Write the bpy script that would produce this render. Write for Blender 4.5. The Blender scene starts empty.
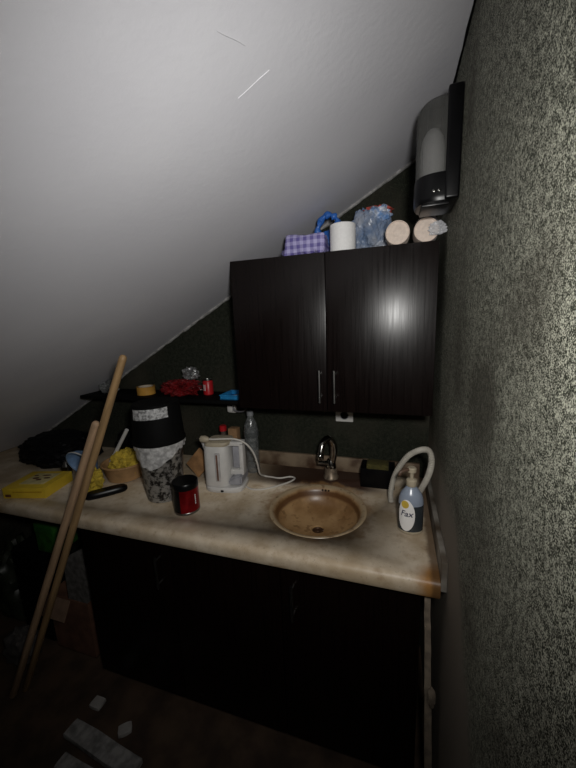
import bpy, bmesh, math, random
from mathutils import Vector, Matrix, noise
random.seed(7)
sc = bpy.context.scene
COL = sc.collection

# ---------------------------------------------------------------- camera
cam_d = bpy.data.cameras.new('camera'); cam = bpy.data.objects.new('camera', cam_d); COL.objects.link(cam)
cs = Vector((0.95237, 0.30240, -0.03923)); cu = Vector((-0.01880, 0.18665, 0.98225)); cf = Vector((-0.30436, 0.93473, -0.18344))
cam.matrix_world = Matrix(((cs.x, cu.x, -cf.x, -0.1297), (cs.y, cu.y, -cf.y, -1.4585), (cs.z, cu.z, -cf.z, 1.5603), (0, 0, 0, 1)))
cam_d.sensor_fit = 'VERTICAL'; cam_d.sensor_height = 24.0; cam_d.lens = 333.6 / 768 * 24.0
cam_d.clip_start = 0.01
sc.camera = cam

# ---------------------------------------------------------------- light
world = bpy.data.worlds.new('world'); sc.world = world; world.use_nodes = True
world.node_tree.nodes['Background'].inputs[0].default_value = (0.9, 0.95, 1.0, 1)
world.node_tree.nodes['Background'].inputs[1].default_value = 0.002
ld = bpy.data.lights.new('phone_torch', 'SPOT'); lo = bpy.data.objects.new('phone_torch', ld); COL.objects.link(lo)
ld.energy = 33.0; ld.color = (1.0, 0.985, 0.955); ld.spot_size = math.radians(124); ld.spot_blend = 1.0
ld.shadow_soft_size = 0.04
lo.location = (-0.052, -1.45, 1.655)
lo.rotation_euler = (Vector((-0.33, 0.935, -0.18))).to_track_quat('-Z', 'Y').to_euler()
sc.view_settings.view_transform = 'Standard'; sc.view_settings.look = 'None'
sc.view_settings.exposure = 0.0; sc.view_settings.gamma = 1.0; sc.view_settings.use_curve_mapping = False

# ---------------------------------------------------------------- materials
MATS = {}
def nodes_of(name):
    m = bpy.data.materials.new(name); m.use_nodes = True
    nt = m.node_tree; b = nt.nodes['Principled BSDF']
    return m, nt, b
def mix(nt, fac, a, b, mode='MIX'):
    n = nt.nodes.new('ShaderNodeMix'); n.data_type = 'RGBA'; n.blend_type = mode
    for i, v in ((0, fac), (6, a), (7, b)):
        if isinstance(v, (tuple, list)): n.inputs[i].default_value = (*v[:3], 1)
        elif isinstance(v, (int, float)): n.inputs[i].default_value = v
        else: nt.links.new(v, n.inputs[i])
    return n.outputs[2]
def mth(nt, op, a, b=0.0, clamp=False):
    n = nt.nodes.new('ShaderNodeMath'); n.operation = op; n.use_clamp = clamp
    for i, v in ((0, a), (1, b)):
        if isinstance(v, (int, float)): n.inputs[i].default_value = v
        else: nt.links.new(v, n.inputs[i])
    return n.outputs[0]
def ramp(nt, v, lo, hi):
    n = nt.nodes.new('ShaderNodeMapRange'); n.inputs[1].default_value = lo; n.inputs[2].default_value = hi
    n.interpolation_type = 'SMOOTHSTEP'
    nt.links.new(v, n.inputs[0]); return n.outputs[0]
def coords(nt, scale=(1, 1, 1)):
    t = nt.nodes.new('ShaderNodeTexCoord'); mp = nt.nodes.new('ShaderNodeMapping'); mp.inputs[3].default_value = scale
    nt.links.new(t.outputs['Object'], mp.inputs[0]); return mp.outputs[0]
def nz(nt, co, scale, detail=4, rough=0.5):
    n = nt.nodes.new('ShaderNodeTexNoise'); n.inputs['Scale'].default_value = scale
    n.inputs['Detail'].default_value = detail; n.inputs['Roughness'].default_value = rough
    nt.links.new(co, n.inputs['Vector']); return n.outputs['Fac']
def bump(nt, b, h, strength, dist):
    n = nt.nodes.new('ShaderNodeBump'); n.inputs['Strength'].default_value = strength; n.inputs['Distance'].default_value = dist
    nt.links.new(h, n.inputs['Height']); nt.links.new(n.outputs[0], b.inputs['Normal'])
def mat(name, col, rough=0.5, metal=0.0, var=0.25, scale=30, bmp=0.0, stretch=(1, 1, 1), col2=None, trans=0.0, ior=1.45, alpha=1.0, spec=0.5, coat=0.0):
    if name in MATS: return MATS[name]
    m, nt, b = nodes_of(name)
    co = coords(nt, stretch); n = nz(nt, co, scale)
    dark = col2 if col2 else tuple(c * (1 - var) for c in col)
    nt.links.new(mix(nt, ramp(nt, n, 0.3, 0.7), dark, col), b.inputs['Base Color'])
    b.inputs['Roughness'].default_value = rough; b.inputs['Metallic'].default_value = metal
    b.inputs['Transmission Weight'].default_value = trans; b.inputs['IOR'].default_value = ior
    b.inputs['Alpha'].default_value = alpha; b.inputs['Specular IOR Level'].default_value = spec
    b.inputs['Coat Weight'].default_value = coat
    if bmp: bump(nt, b, n, bmp, 0.004)
    MATS[name] = m; return m

def sep(nt, co):
    s = nt.nodes.new('ShaderNodeSeparateXYZ'); nt.links.new(co, s.inputs[0]); return s.outputs
def stucco(name, fine, bare, cd, cl):
    m, nt, b = nodes_of(name); co = coords(nt)
    n1 = nz(nt, co, fine, 3, 0.6); n2 = nz(nt, co, fine * 0.23, 3); n3 = nz(nt, co, 3.0, 3)
    f = ramp(nt, mth(nt, 'ADD', n1, mth(nt, 'MULTIPLY', mth(nt, 'SUBTRACT', n2, 0.5), 0.35)), 0.44, 0.60)
    c = mix(nt, f, cd, cl)
    c = mix(nt, mth(nt, 'MULTIPLY', ramp(nt, n3, 0.45, 0.70), 0.7), c, (0.06, 0.052, 0.038))     # grubby patches
    h = f; st = 0.9
    if bare:      # bare plaster left unpainted low beside the worktop
        x, y, z = sep(nt, co)
        nn = nz(nt, co, 9.0, 3)
        e = mth(nt, 'ADD', y, mth(nt, 'MULTIPLY', mth(nt, 'SUBTRACT', 0.97, z), 0.75))
        e = mth(nt, 'ADD', e, mth(nt, 'MULTIPLY', mth(nt, 'SUBTRACT', nn, 0.5), 0.10))
        mk = mth(nt, 'MULTIPLY', ramp(nt, e, -0.83, -0.73), ramp(nt, mth(nt, 'MULTIPLY', z, -1.0), -1.16, -1.02))
        c = mix(nt, mk, c, mix(nt, n1, (0.22, 0.19, 0.155), (0.34, 0.30, 0.25)))
        h = mth(nt, 'MULTIPLY', f, mth(nt, 'SUBTRACT', 1.0, mth(nt, 'MULTIPLY', mk, 0.85)))
    nt.links.new(c, b.inputs['Base Color']); b.inputs['Roughness'].default_value = 0.7; b.inputs['Specular IOR Level'].default_value = 0.2
    bump(nt, b, h, st, 0.0022)
    return m
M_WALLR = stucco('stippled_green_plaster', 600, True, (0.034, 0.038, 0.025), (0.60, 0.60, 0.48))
M_WALLB = stucco('shaded_green_plaster', 300, False, (0.010, 0.012, 0.0075), (0.042, 0.046, 0.031))  # same green plaster as the right wall, with shade put into its colours

def ceiling_mat():
    m, nt, b = nodes_of('ceiling_paint'); co = coords(nt)
    n1 = nz(nt, co, 2.5, 4); n2 = nz(nt, co, 70, 4)
    nt.links.new(mix(nt, ramp(nt, n1, 0.3, 0.75), (0.64, 0.635, 0.675), (0.71, 0.705, 0.74)), b.inputs['Base Color'])
    b.inputs['Roughness'].default_value = 0.75
    bump(nt, b, mth(nt, 'ADD', n2, mth(nt, 'MULTIPLY', n1, 3.0)), 0.12, 0.004)
    return m
def counter_mat():
    m, nt, b = nodes_of('stained_marble'); co = coords(nt)
    x, y, z = sep(nt, co)
    n1 = nz(nt, co, 7, 6, 0.6); n2 = nz(nt, co, 24, 5, 0.65); n3 = nz(nt, co, 120, 3)
    c = mix(nt, ramp(nt, n1, 0.35, 0.7), (0.42, 0.325, 0.215), (0.64, 0.55, 0.43))
    c = mix(nt, mth(nt, 'MULTIPLY', ramp(nt, n2, 0.50, 0.78), 0.6), c, (0.25, 0.155, 0.075))
    c = mix(nt, mth(nt, 'MULTIPLY', ramp(nt, n3, 0.62, 0.72), 0.35), c, (0.13, 0.10, 0.07))
    def blob(cx, cy, r, inner):
        d = mth(nt, 'SQRT', mth(nt, 'ADD', mth(nt, 'POWER', mth(nt, 'ABSOLUTE', mth(nt, 'SUBTRACT', x, cx)), 2.0), mth(nt, 'POWER', mth(nt, 'ABSOLUTE', mth(nt, 'SUBTRACT', y, cy)), 2.0)))
        d = mth(nt, 'ADD', d, mth(nt, 'MULTIPLY', mth(nt, 'SUBTRACT', n2, 0.5), r * 0.8))
        return mth(nt, 'SUBTRACT', 1.0, ramp(nt, d, inner, r))
    # rust at the back, round the tap
    e = mth(nt, 'ADD', y, mth(nt, 'MULTIPLY', mth(nt, 'SUBTRACT', n1, 0.5), 0.12))
    band = mth(nt, 'MULTIPLY', ramp(nt, e, -0.225, -0.15), mth(nt, 'MULTIPLY', ramp(nt, x, -0.86, -0.60), mth(nt, 'SUBTRACT', 1.0, ramp(nt, x, -0.26, -0.10))))
    c = mix(nt, mth(nt, 'MULTIPLY', band, 0.97), c, (0.026, 0.008, 0.004))
    c = mix(nt, mth(nt, 'MULTIPLY', blob(-0.397, -0.342, 0.225, 0.175), 0.65), c, (0.22, 0.12, 0.045))
    c = mix(nt, mth(nt, 'MULTIPLY', blob(-0.01, -0.605, 0.075, 0.02), 0.95), c, (0.30, 0.14, 0.035))
    # grime along the right-hand wall joint
    s = ramp(nt, mth(nt, 'ADD', x, mth(nt, 'MULTIPLY', mth(nt, 'SUBTRACT', n2, 0.5), 0.02)), -0.035, -0.018)
    c = mix(nt, mth(nt, 'MULTIPLY', s, 0.8), c, (0.075, 0.038, 0.016))
    nt.links.new(c, b.inputs['Base Color']); b.inputs['Roughness'].default_value = 0.42; b.inputs['Specular IOR Level'].default_value = 0.35
    bump(nt, b, n2, 0.08, 0.003)
    return m
def basin_mat():
    m, nt, b = nodes_of('stained_basin'); co = coords(nt); x, y, z = sep(nt, co)
    n1 = nz(nt, co, 9, 5, 0.6); n2 = nz(nt, co, 40, 4)
    c = mix(nt, ramp(nt, n1, 0.3, 0.7), (0.20, 0.105, 0.040), (0.38, 0.235, 0.11))
    zz = mth(nt, 'ADD', z, mth(nt, 'MULTIPLY', mth(nt, 'SUBTRACT', n1, 0.5), 0.02))
    c = mix(nt, ramp(nt, zz, -0.010, 0.001), c, (0.36, 0.27, 0.165))
    c = mix(nt, mth(nt, 'MULTIPLY', mth(nt, 'MULTIPLY', ramp(nt, zz, -0.040, -0.028), mth(nt, 'SUBTRACT', 1.0, ramp(nt, zz, -0.018, -0.006))), 0.9), c, (0.09, 0.035, 0.010))
    c = mix(nt, mth(nt, 'MULTIPLY', ramp(nt, n2, 0.55, 0.68), 0.6), c, (0.11, 0.05, 0.015))
    nt.links.new(c, b.inputs['Base Color']); b.inputs['Roughness'].default_value = 0.35
    return m
def espresso_mat(name, axis, spec):
    m, nt, b = nodes_of(name); st = [150, 150, 150]; st[axis] = 5
    n = nz(nt, coords(nt, st), 1.0, 4, 0.6)
    nt.links.new(mix(nt, n, (0.0015, 0.0008, 0.0007), (0.007, 0.0034, 0.0028)), b.inputs['Base Color'])
    b.inputs['Roughness'].default_value = 0.30; b.inputs['Specular IOR Level'].default_value = spec
    bump(nt, b, n, 0.18, 0.0008)
    nt.links.new(mth(nt, 'ADD', 0.20, mth(nt, 'MULTIPLY', n, 0.19)), b.inputs['Roughness'])
    return m
def crinkle_metal():
    m, nt, b = nodes_of('tarnished_silver'); co = coords(nt)
    n = nz(nt, co, 45, 4, 0.7)
    f = ramp(nt, n, 0.42, 0.56)
    nt.links.new(mix(nt, f, (0.020, 0.018, 0.016), (0.36, 0.35, 0.33)), b.inputs['Base Color'])
    b.inputs['Metallic'].default_value = 0.6; b.inputs['Roughness'].default_value = 0.42
    bump(nt, b, n, 0.7, 0.006); return m
def gingham():
    m, nt, b = nodes_of('purple_check'); co = coords(nt); x, y, z = sep(nt, co)
    def stripe(v): return mth(nt, 'GREATER_THAN', mth(nt, 'FRACT', mth(nt, 'MULTIPLY', v, 42.0)), 0.5)
    f = mth(nt, 'MULTIPLY', mth(nt, 'ADD', stripe(x), stripe(z)), 0.5)
    nt.links.new(mix(nt, f, (0.12, 0.10, 0.30), (0.40, 0.37, 0.62)), b.inputs['Base Color'])
    b.inputs['Roughness'].default_value = 0.35; bump(nt, b, nz(nt, co, 60, 3), 0.5, 0.006); return m
M_CEIL = ceiling_mat(); M_COUNTER = counter_mat(); M_BASIN = basin_mat()
M_ESP = espresso_mat('espresso_wood', 2, 0.32); M_ESPL = espresso_mat('espresso_wood_lower', 2, 0.12)
M_SILVER = crinkle_metal(); M_CHECK = gingham()
M_BLACK = mat('black_plastic', (0.003, 0.003, 0.0035), 0.3, spec=0.25)
M_MATTBLACK = mat('matt_black', (0.0035, 0.0035, 0.0035), 0.7, spec=0.1)
M_CHROME = mat('worn_chrome', (0.34, 0.33, 0.31), 0.16, 1.0, var=0.4, scale=60)
M_NICKEL = mat('brushed_nickel', (0.33, 0.32, 0.31), 0.3, 1.0)
M_WHITEP = mat('white_plastic', (0.60, 0.585, 0.56), 0.4, var=0.12, scale=18)
M_GREYP = mat('grey_plastic', (0.33, 0.33, 0.36), 0.45)
M_CREAMP = mat('yellowed_plastic', (0.42, 0.36, 0.26), 0.45)
M_WOOD = mat('raw_wood', (0.46, 0.30, 0.18), 0.6, var=0.35, scale=1.0, stretch=(60, 60, 5), bmp=0.15)
M_WOOD2 = mat('old_wood', (0.36, 0.225, 0.105), 0.55, var=0.35, scale=1.0, stretch=(60, 60, 5), bmp=0.15)
M_PALEWOOD = mat('plastered_wood', (0.24, 0.19, 0.14), 0.85, var=0.5, scale=35, bmp=0.5)
M_CARD = mat('brown_card', (0.22, 0.115, 0.05), 0.8, var=0.3, scale=25)
M_YELLOW = mat('yellow_card', (0.75, 0.52, 0.04), 0.55, var=0.12)
M_YCLOTH = mat('yellow_cloth', (0.62, 0.45, 0.05), 0.9, var=0.4, scale=50, bmp=0.6)
M_TAN = mat('tan_plastic', (0.50, 0.29, 0.13), 0.5)
M_BLUE = mat('blue_plastic', (0.03, 0.14, 0.50), 0.4)
M_PALEBLUE = mat('pale_blue_plastic', (0.20, 0.33, 0.56), 0.5)
M_CYAN = mat('cyan_plastic', (0.02, 0.22, 0.50), 0.45)
M_RED = mat('red_plastic', (0.45, 0.015, 0.02), 0.35)
M_REDMETAL = mat('red_anodised', (0.30, 0.008, 0.012), 0.28, 0.75, var=0.3)
M_TISSUE = mat('tissue_paper', (0.80, 0.79, 0.78), 0.9, var=0.06, scale=120, bmp=0.2)
M_CUP = mat('cream_cup', (0.74, 0.62, 0.53), 0.7, var=0.15, scale=90)
M_PAPER = mat('old_paper', (0.33, 0.31, 0.29), 0.85, var=0.5, scale=40)
M_LABEL = mat('speckled_label', (0.50, 0.50, 0.50), 0.5, scale=90, col2=(0.10, 0.10, 0.10))
M_WHITEPRINT = mat('white_print', (0.78, 0.76, 0.74), 0.5, var=0.05)
M_BROWNPRINT = mat('brown_print', (0.12, 0.04, 0.02), 0.6)
M_NAVY = mat('navy_print', (0.015, 0.02, 0.06), 0.5)
M_GREEN = mat('green_card', (0.025, 0.13, 0.012), 0.6, var=0.6, scale=25)
M_SOAPB = mat('pale_blue_bottle', (0.25, 0.29, 0.36), 0.25, var=0.08, spec=0.6)
M_SOAPL = mat('dark_soap', (0.030, 0.036, 0.040), 0.2, var=0.1)
M_FLOOR = mat('dirty_brown_floor', (0.085, 0.052, 0.032), 0.75, var=0.6, scale=9, bmp=0.2)
M_RUBBLE = mat('grey_rubble', (0.36, 0.35, 0.34), 0.9, var=0.55, scale=30, bmp=0.5)
M_SEAM = mat('seam_plaster', (0.42, 0.41, 0.40), 0.9, var=0.5, scale=60, bmp=0.5)
M_SCRATCH_D = mat('scratch_dark', (0.46, 0.45, 0.47), 0.8)
M_SCRATCH_L = mat('scratch_light', (0.76, 0.755, 0.785), 0.7)
M_GLASSP = mat('clear_plastic', (0.34, 0.36, 0.36), 0.10, var=0.6, alpha=0.22, spec=1.0, scale=60, bmp=0.5)
M_FILM = mat('clear_film', (0.78, 0.79, 0.82), 0.22, var=0.1, alpha=0.38, bmp=0.4, scale=60)
M_BLUEFILM = mat('bluish_film', (0.22, 0.38, 0.66), 0.25, var=0.4, scale=16, alpha=0.72, bmp=0.5, col2=(0.62, 0.64, 0.70))
M_BAGFILM = mat('grey_bag_film', (0.50, 0.53, 0.60), 0.25, var=0.4, scale=16, alpha=0.62, bmp=0.6, col2=(0.16, 0.25, 0.42))
M_REDFILM = mat('red_film', (0.20, 0.012, 0.014), 0.22, var=0.7, scale=30, bmp=0.6)
M_SMOKE = mat('smoky_cover', (0.075, 0.075, 0.07), 0.3, var=0.05, alpha=0.64)
M_CORD = mat('white_cord', (0.58, 0.55, 0.50), 0.5, var=0.1)
M_HOSE = mat('white_hose', (0.44, 0.41, 0.35), 0.5, var=0.25)
M_YDARK = mat('olive_sponge', (0.07, 0.06, 0.012), 0.9, var=0.4, scale=90, bmp=0.6)

# ---------------------------------------------------------------- mesh helpers
def obj(name, bm, m, parent=None, loc=None, rot=None, smooth=True, angle=40):
    me = bpy.data.meshes.new(name)
    bmesh.ops.recalc_face_normals(bm, faces=bm.faces)
    if smooth:
        for f in bm.faces: f.smooth = True
        for e in bm.edges:
            if len(e.link_faces) == 2 and e.calc_face_angle(0) > math.radians(angle): e.smooth = False
    bm.to_mesh(me); bm.free()
    me.materials.append(m)
    o = bpy.data.objects.new(name, me); COL.objects.link(o)
    if parent: o.parent = parent
    if loc: o.location = loc
    if rot: o.rotation_euler = rot
    return o
def thing(name, label, cat, loc=(0, 0, 0), rz=0, group=None):
    o = bpy.data.objects.new(name, None); COL.objects.link(o); o.location = loc; o.rotation_euler = (0, 0, rz)
    return tag(o, label, cat, group)
def tag(o, label, cat, group=None):
    o['label'] = label; o['category'] = cat
    if group: o['group'] = group
    return o
def struct(o): o['kind'] = 'structure'; return o
def box(x0, x1, y0, y1, z0, z1, bev=0.0, seg=2, bm=None):
    b = bmesh.new()
    v = [b.verts.new((x, y, z)) for x in (x0, x1) for y in (y0, y1) for z in (z0, z1)]
    for f in ((0, 1, 3, 2), (4, 6, 7, 5), (0, 4, 5, 1), (2, 3, 7, 6), (0, 2, 6, 4), (1, 5, 7, 3)): b.faces.new([v[i] for i in f])
    if bev: bmesh.ops.bevel(b, geom=b.edges[:], offset=bev, segments=seg, affect='EDGES', profile=0.6)
    return join(bm, b)
def join(bm, b):
    if bm is None: return b
    me = bpy.data.meshes.new('t'); b.to_mesh(me); b.free(); bm.from_mesh(me); bpy.data.meshes.remove(me); return bm
def xform(bm, mtx): bmesh.ops.transform(bm, matrix=mtx, verts=bm.verts); return bm
def lathe(prof, n=40, cap0=True, cap1=True, sx=1.0, sy=1.0, bm=None):
    b = bmesh.new(); rings = []
    for r, z in prof:
        rings.append([b.verts.new((r * math.cos(2 * math.pi * i / n) * sx, r * math.sin(2 * math.pi * i / n) * sy, z)) for i in range(n)])
    for a, c in zip(rings, rings[1:]):
        for i in range(n): b.faces.new((a[i], a[(i + 1) % n], c[(i + 1) % n], c[i]))
    if cap0: b.faces.new(rings[0][::-1])
    if cap1: b.faces.new(rings[-1])
    return join(bm, b)
def catmull(pts, sub=8):
    P = [Vector(p) for p in pts]; out = []
    for i in range(len(P) - 1):
        p0 = P[max(i - 1, 0)]; p1 = P[i]; p2 = P[i + 1]; p3 = P[min(i + 2, len(P) - 1)]
        for k in range(sub):
            t = k / sub
            out.append(0.5 * ((2 * p1) + (p2 - p0) * t + (2 * p0 - 5 * p1 + 4 * p2 - p3) * t * t + (3 * p1 - p0 - 3 * p2 + p3) * t ** 3))
    out.append(P[-1]); return out
def tube(pts, r, n=12, bm=None, rfun=None):
    b = bmesh.new(); P = [Vector(p) for p in pts]; rings = []
    up = None
    for i, p in enumerate(P):
        t = (P[min(i + 1, len(P) - 1)] - P[max(i - 1, 0)]).normalized()
        if up is None:
            up = t.orthogonal().normalized()
        else:
            up = (up - t * up.dot(t)).normalized()
        s = t.cross(up); rr = rfun(i, len(P)) if rfun else r
        rings.append([b.verts.new(p + (up * math.cos(2 * math.pi * k / n) + s * math.sin(2 * math.pi * k / n)) * rr) for k in range(n)])
    for a, c in zip(rings, rings[1:]):
        for i in range(n): b.faces.new((a[i], a[(i + 1) % n], c[(i + 1) % n], c[i]))
    b.faces.new(rings[0][::-1]); b.faces.new(rings[-1])
    return join(bm, b)
def crumple(sx, sy, sz, amp=0.35, freq=3.0, seed=0, sub=4, flat=True):
    """a crumpled, faceted bag-like lump standing on z = 0"""
    b = bmesh.new(); bmesh.ops.create_icosphere(b, subdivisions=sub, radius=1.0)
    off = Vector((seed * 7.3, seed * 3.1, seed * 5.7))
    for v in b.verts:
        d = v.co.normalized()
        k = 1 + amp * (noise.noise(d * freq + off) + 0.6 * abs(noise.noise(d * freq * 2.3 + off)) + 0.35 * noise.noise(d * freq * 5 + off))
        p = d * k; v.co = Vector((p.x * sx, p.y * sy, p.z * sz))
    zmin = min(v.co.z for v in b.verts)
    for v in b.verts: v.co.z = max(v.co.z - zmin * 0.75, 0.0) if flat else v.co.z - zmin
    return b
def arc(cx, cz, r, a0, a1, n): return [(cx + r * math.cos(a0 + (a1 - a0) * i / n), cz + r * math.sin(a0 + (a1 - a0) * i / n)) for i in range(n + 1)]
def prism_x(poly, x0, x1, bm=None):
    """poly in (y, z), extruded along x"""
    b = bmesh.new()
    A = [b.verts.new((x0, y, z)) for y, z in poly]; B = [b.verts.new((x1, y, z)) for y, z in poly]
    n = len(poly)
    b.faces.new(A[::-1]); b.faces.new(B)
    for i in range(n): b.faces.new((A[i], A[(i + 1) % n], B[(i + 1) % n], B[i]))
    return join(bm, b)
def prism_z(poly, z0, z1, bm=None):
    b = bmesh.new()
    A = [b.verts.new((x, y, z0)) for x, y in poly]; B = [b.verts.new((x, y, z1)) for x, y in poly]
    n = len(poly); b.faces.new(A[::-1]); b.faces.new(B)
    for i in range(n): b.faces.new((A[i], A[(i + 1) % n], B[(i + 1) % n], B[i]))
    return join(bm, b)
def dup(root, loc, label, rz=None):
    r = root.copy(); COL.objects.link(r); r.location = loc; r['label'] = label
    if rz is not None: r.rotation_euler = (0, 0, rz)
    for ch in list(root.children):
        c = ch.copy(); COL.objects.link(c); c.parent = r
        for g in ch.children:
            d = g.copy(); COL.objects.link(d); d.parent = c
    return r

# ---------------------------------------------------------------- the room
XR = 0.012; XL = -2.34; YF = -3.0
SL = 0.558; ZC = 2.1765
def ceil_z(x): return ZC + SL * x
CT = 0.87     # worktop height
struct(obj('floor', box(XL - .05, XR + .05, YF, 0.05, -0.06, 0.0), M_FLOOR, smooth=False))
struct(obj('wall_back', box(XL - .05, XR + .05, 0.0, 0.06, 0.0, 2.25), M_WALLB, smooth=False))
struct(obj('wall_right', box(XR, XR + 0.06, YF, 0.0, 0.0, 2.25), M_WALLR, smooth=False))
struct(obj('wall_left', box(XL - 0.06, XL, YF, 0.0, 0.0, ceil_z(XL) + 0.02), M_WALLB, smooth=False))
b = bmesh.new()
pl = [(XL - .06, ceil_z(XL - .06)), (XR + .06, ceil_z(XR + .06)), (XR + .06, ceil_z(XR + .06) + .06), (XL - .06, ceil_z(XL - .06) + .06)]
A = [b.verts.new((x, YF, z)) for x, z in pl]; B = [b.verts.new((x, 0.06, z)) for x, z in pl]
b.faces.new(A); b.faces.new(B[::-1])
for i in range(4): b.faces.new((A[i], A[(i + 1) % 4], B[(i + 1) % 4], B[i]))
ceiling = struct(obj('ceiling', b, M_CEIL, smooth=False))
def scratch(p, q, w, m):
    p = Vector(p); q = Vector(q); n = Vector((SL, 0, -1)).normalized(); t = (q - p).normalized(); s = t.cross(n)
    bm = bmesh.new(); N = 10; rows = []
    for i in range(N + 1):
        k = i / N; c = p.lerp(q, k) + s * 0.0004 * math.sin(k * 7); ww = w * math.sin(math.pi * min(max(k, .03), .97))
        rows.append([bm.verts.new(c - s * ww - n * 0.001), bm.verts.new(c + n * 0.0009), bm.verts.new(c + s * ww - n * 0.001)])
    for a, c in zip(rows, rows[1:]):
        bm.faces.new((a[0], a[1], c[1], c[0])); bm.faces.new((a[1], a[2], c[2], c[1]))
    obj('scratch', bm, m, ceiling)
def cpt(x, y): return (x, y, ceil_z(x))
scratch(cpt(-.377, -.957), cpt(-.357, -.906), .0004, M_SCRATCH_D)
scratch(cpt(-.403, -.84), cpt(-.344, -.835), .0004, M_SCRATCH_L)
# ragged plaster bead where the sloping ceiling meets the back wall
pts = []
for i in range(150):
    x = XL + 0.02 + (XR - XL - 0.03) * i / 149
    pts.append((x, -0.002, ceil_z(x) - 0.001))
t1 = obj('trim_1', tube(pts, 0.008, 8, rfun=lambda i, n: 0.006 + 0.006 * noise.noise(Vector((i * .45, 0, 0))) + 0.002), M_SEAM); struct(t1)
pts = [(XR - 0.001, YF + 0.03 + (3.0 - 0.06) * i / 99, ceil_z(XR) - 0.001) for i in range(100)]
t2 = obj('trim_2', tube(pts, 0.006, 8, rfun=lambda i, n: 0.005 + 0.004 * noise.noise(Vector((i * .5, 3, 0)))), M_MATTBLACK); struct(t2)

# ---------------------------------------------------------------- worktop with basin
SX, SY, SR = -0.397, -0.342, 0.178
prof = [(0.0, CT - 0.03), (0.0, CT)] + [(-0.598 - 0.020 * math.sin(a), CT - 0.020 + 0.020 * math.cos(a)) for a in [math.pi / 2 * i / 6 for i in range(7)]] + \
       [(-0.618, CT - 0.040), (-0.612, CT - 0.052), (-0.585, CT - 0.052), (-0.575, CT - 0.03)]
ct = obj('counter_top', prism_x(prof, XL + 0.002, -0.004), M_COUNTER, angle=30)
cut = obj('cutter', lathe([(SR - 0.004, CT - 0.2), (SR - 0.004, CT + 0.2)], 64), M_COUNTER); cut.location = (SX, SY, 0)
md = ct.modifiers.new('b', 'BOOLEAN'); md.object = cut; md.operation = 'DIFFERENCE'; md.solver = 'EXACT'
dg = bpy.context.evaluated_depsgraph_get(); me = bpy.data.meshes.new_from_object(ct.evaluated_get(dg))
ct.modifiers.clear(); ct.data = me; bpy.data.objects.remove(cut)
tag(ct, 'stained beige marble worktop running under the sloping ceiling, with a round basin cut-out', 'worktop')
sink = thing('wash_basin', 'round brown-stained basin set into the marble worktop', 'sink', (SX, SY, CT))
pr = [(SR + 0.003, 0.0005), (SR + 0.002, 0.0018), (SR - 0.002, 0.0022), (SR - 0.008, 0.0005), (SR - 0.018, -0.006), (SR - 0.024, -0.018), (SR - 0.028, -0.030), (SR - 0.036, -0.048),
      (SR - 0.055, -0.066), (SR - 0.09, -0.078), (0.05, -0.086), (0.024, -0.089), (0.022, -0.094), (0.0215, -0.11)]
out = [(r + 0.005, z - 0.006) for r, z in pr[4:]][::-1]
obj('bowl', lathe(pr + out, 64, False, False), M_BASIN, sink)
dr = obj('drain', lathe([(0.021, -0.108), (0.021, -0.093), (0.017, -0.0925), (0.015, -0.096), (0.006, -0.096), (0.004, -0.094)], 24), mat('rusted_drain', (0.10, 0.05, 0.025), 0.5, 0.5, var=0.5, scale=80), sink)
for dx in (-0.013, 0.0, 0.013):
    obj('overflow_hole', xform(lathe([(0.0042, -0.002), (0.0042, 0.0015)], 12), Matrix.Translation((dx, SR - 0.0205, -0.012)) @ Matrix.Rotation(math.radians(72), 4, 'X')), M_MATTBLACK, sink)
sp = struct(obj('trim_3', box(-0.98, -0.02, -0.016, 0.0, CT, CT + 0.068, 0.003), mat('rusty_marble', (0.24, 0.18, 0.12), 0.5, scale=11, col2=(0.05, 0.022, 0.010), bmp=0.1), smooth=True))
sp2 = struct(obj('trim_4', box(-0.0035, XR, -0.612, -0.017, CT - 0.03, CT + 0.058, 0.003), mat('grey_marble', (0.20, 0.185, 0.16), 0.5, scale=12, col2=(0.05, 0.035, 0.022)), smooth=True))

# ---------------------------------------------------------------- lower cabinet
LY = -0.565
lc = thing('base_cabinet', 'black-brown base cabinet with three doors under the marble worktop', 'cabinet', (0, 0, 0))
bm = box(-1.33, -1.312, LY + 0.02, -0.02, 0.09, CT - 0.031); box(-0.063, -0.045, LY + 0.02, -0.02, 0.09, CT - 0.031, bm=bm)
box(-1.312, -0.063, LY + 0.02, -0.02, 0.09, 0.108, bm=bm); box(-1.312, -0.063, -0.028, -0.02, 0.108, CT - 0.031, bm=bm)
obj('body', bm, M_ESPL, lc, smooth=False)
obj('plinth', box(-1.31, -0.06, LY + 0.07, -0.05, 0.0, 0.09), M_MATTBLACK, lc)
def bar_handle(parent, x, y, z0, z1):
    bm = tube([(x, y - 0.028, z0), (x, y - 0.028, z1)], 0.005, 12)
    tube([(x, y + 0.001, z0 + 0.016), (x, y - 0.028, z0 + 0.016)], 0.004, 10, bm); tube([(x, y + 0.001, z1 - 0.016), (x, y - 0.028, z1 - 0.016)], 0.004, 10, bm)
    obj('handle', bm, M_NICKEL, parent)
ed = [-1.328, -0.902, -0.474, -0.047]
for i in range(3):
    d = obj('door', box(ed[i] + .002, ed[i + 1] - .002, LY, LY + 0.019, 0.095, CT - 0.058, 0.0015), M_ESPL, lc)
    if i == 0: bar_handle(d, ed[1] - 0.045, LY, 0.61, 0.74)
    if i == 2: bar_handle(d, ed[2] + 0.045, LY, 0.61, 0.74)

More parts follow.
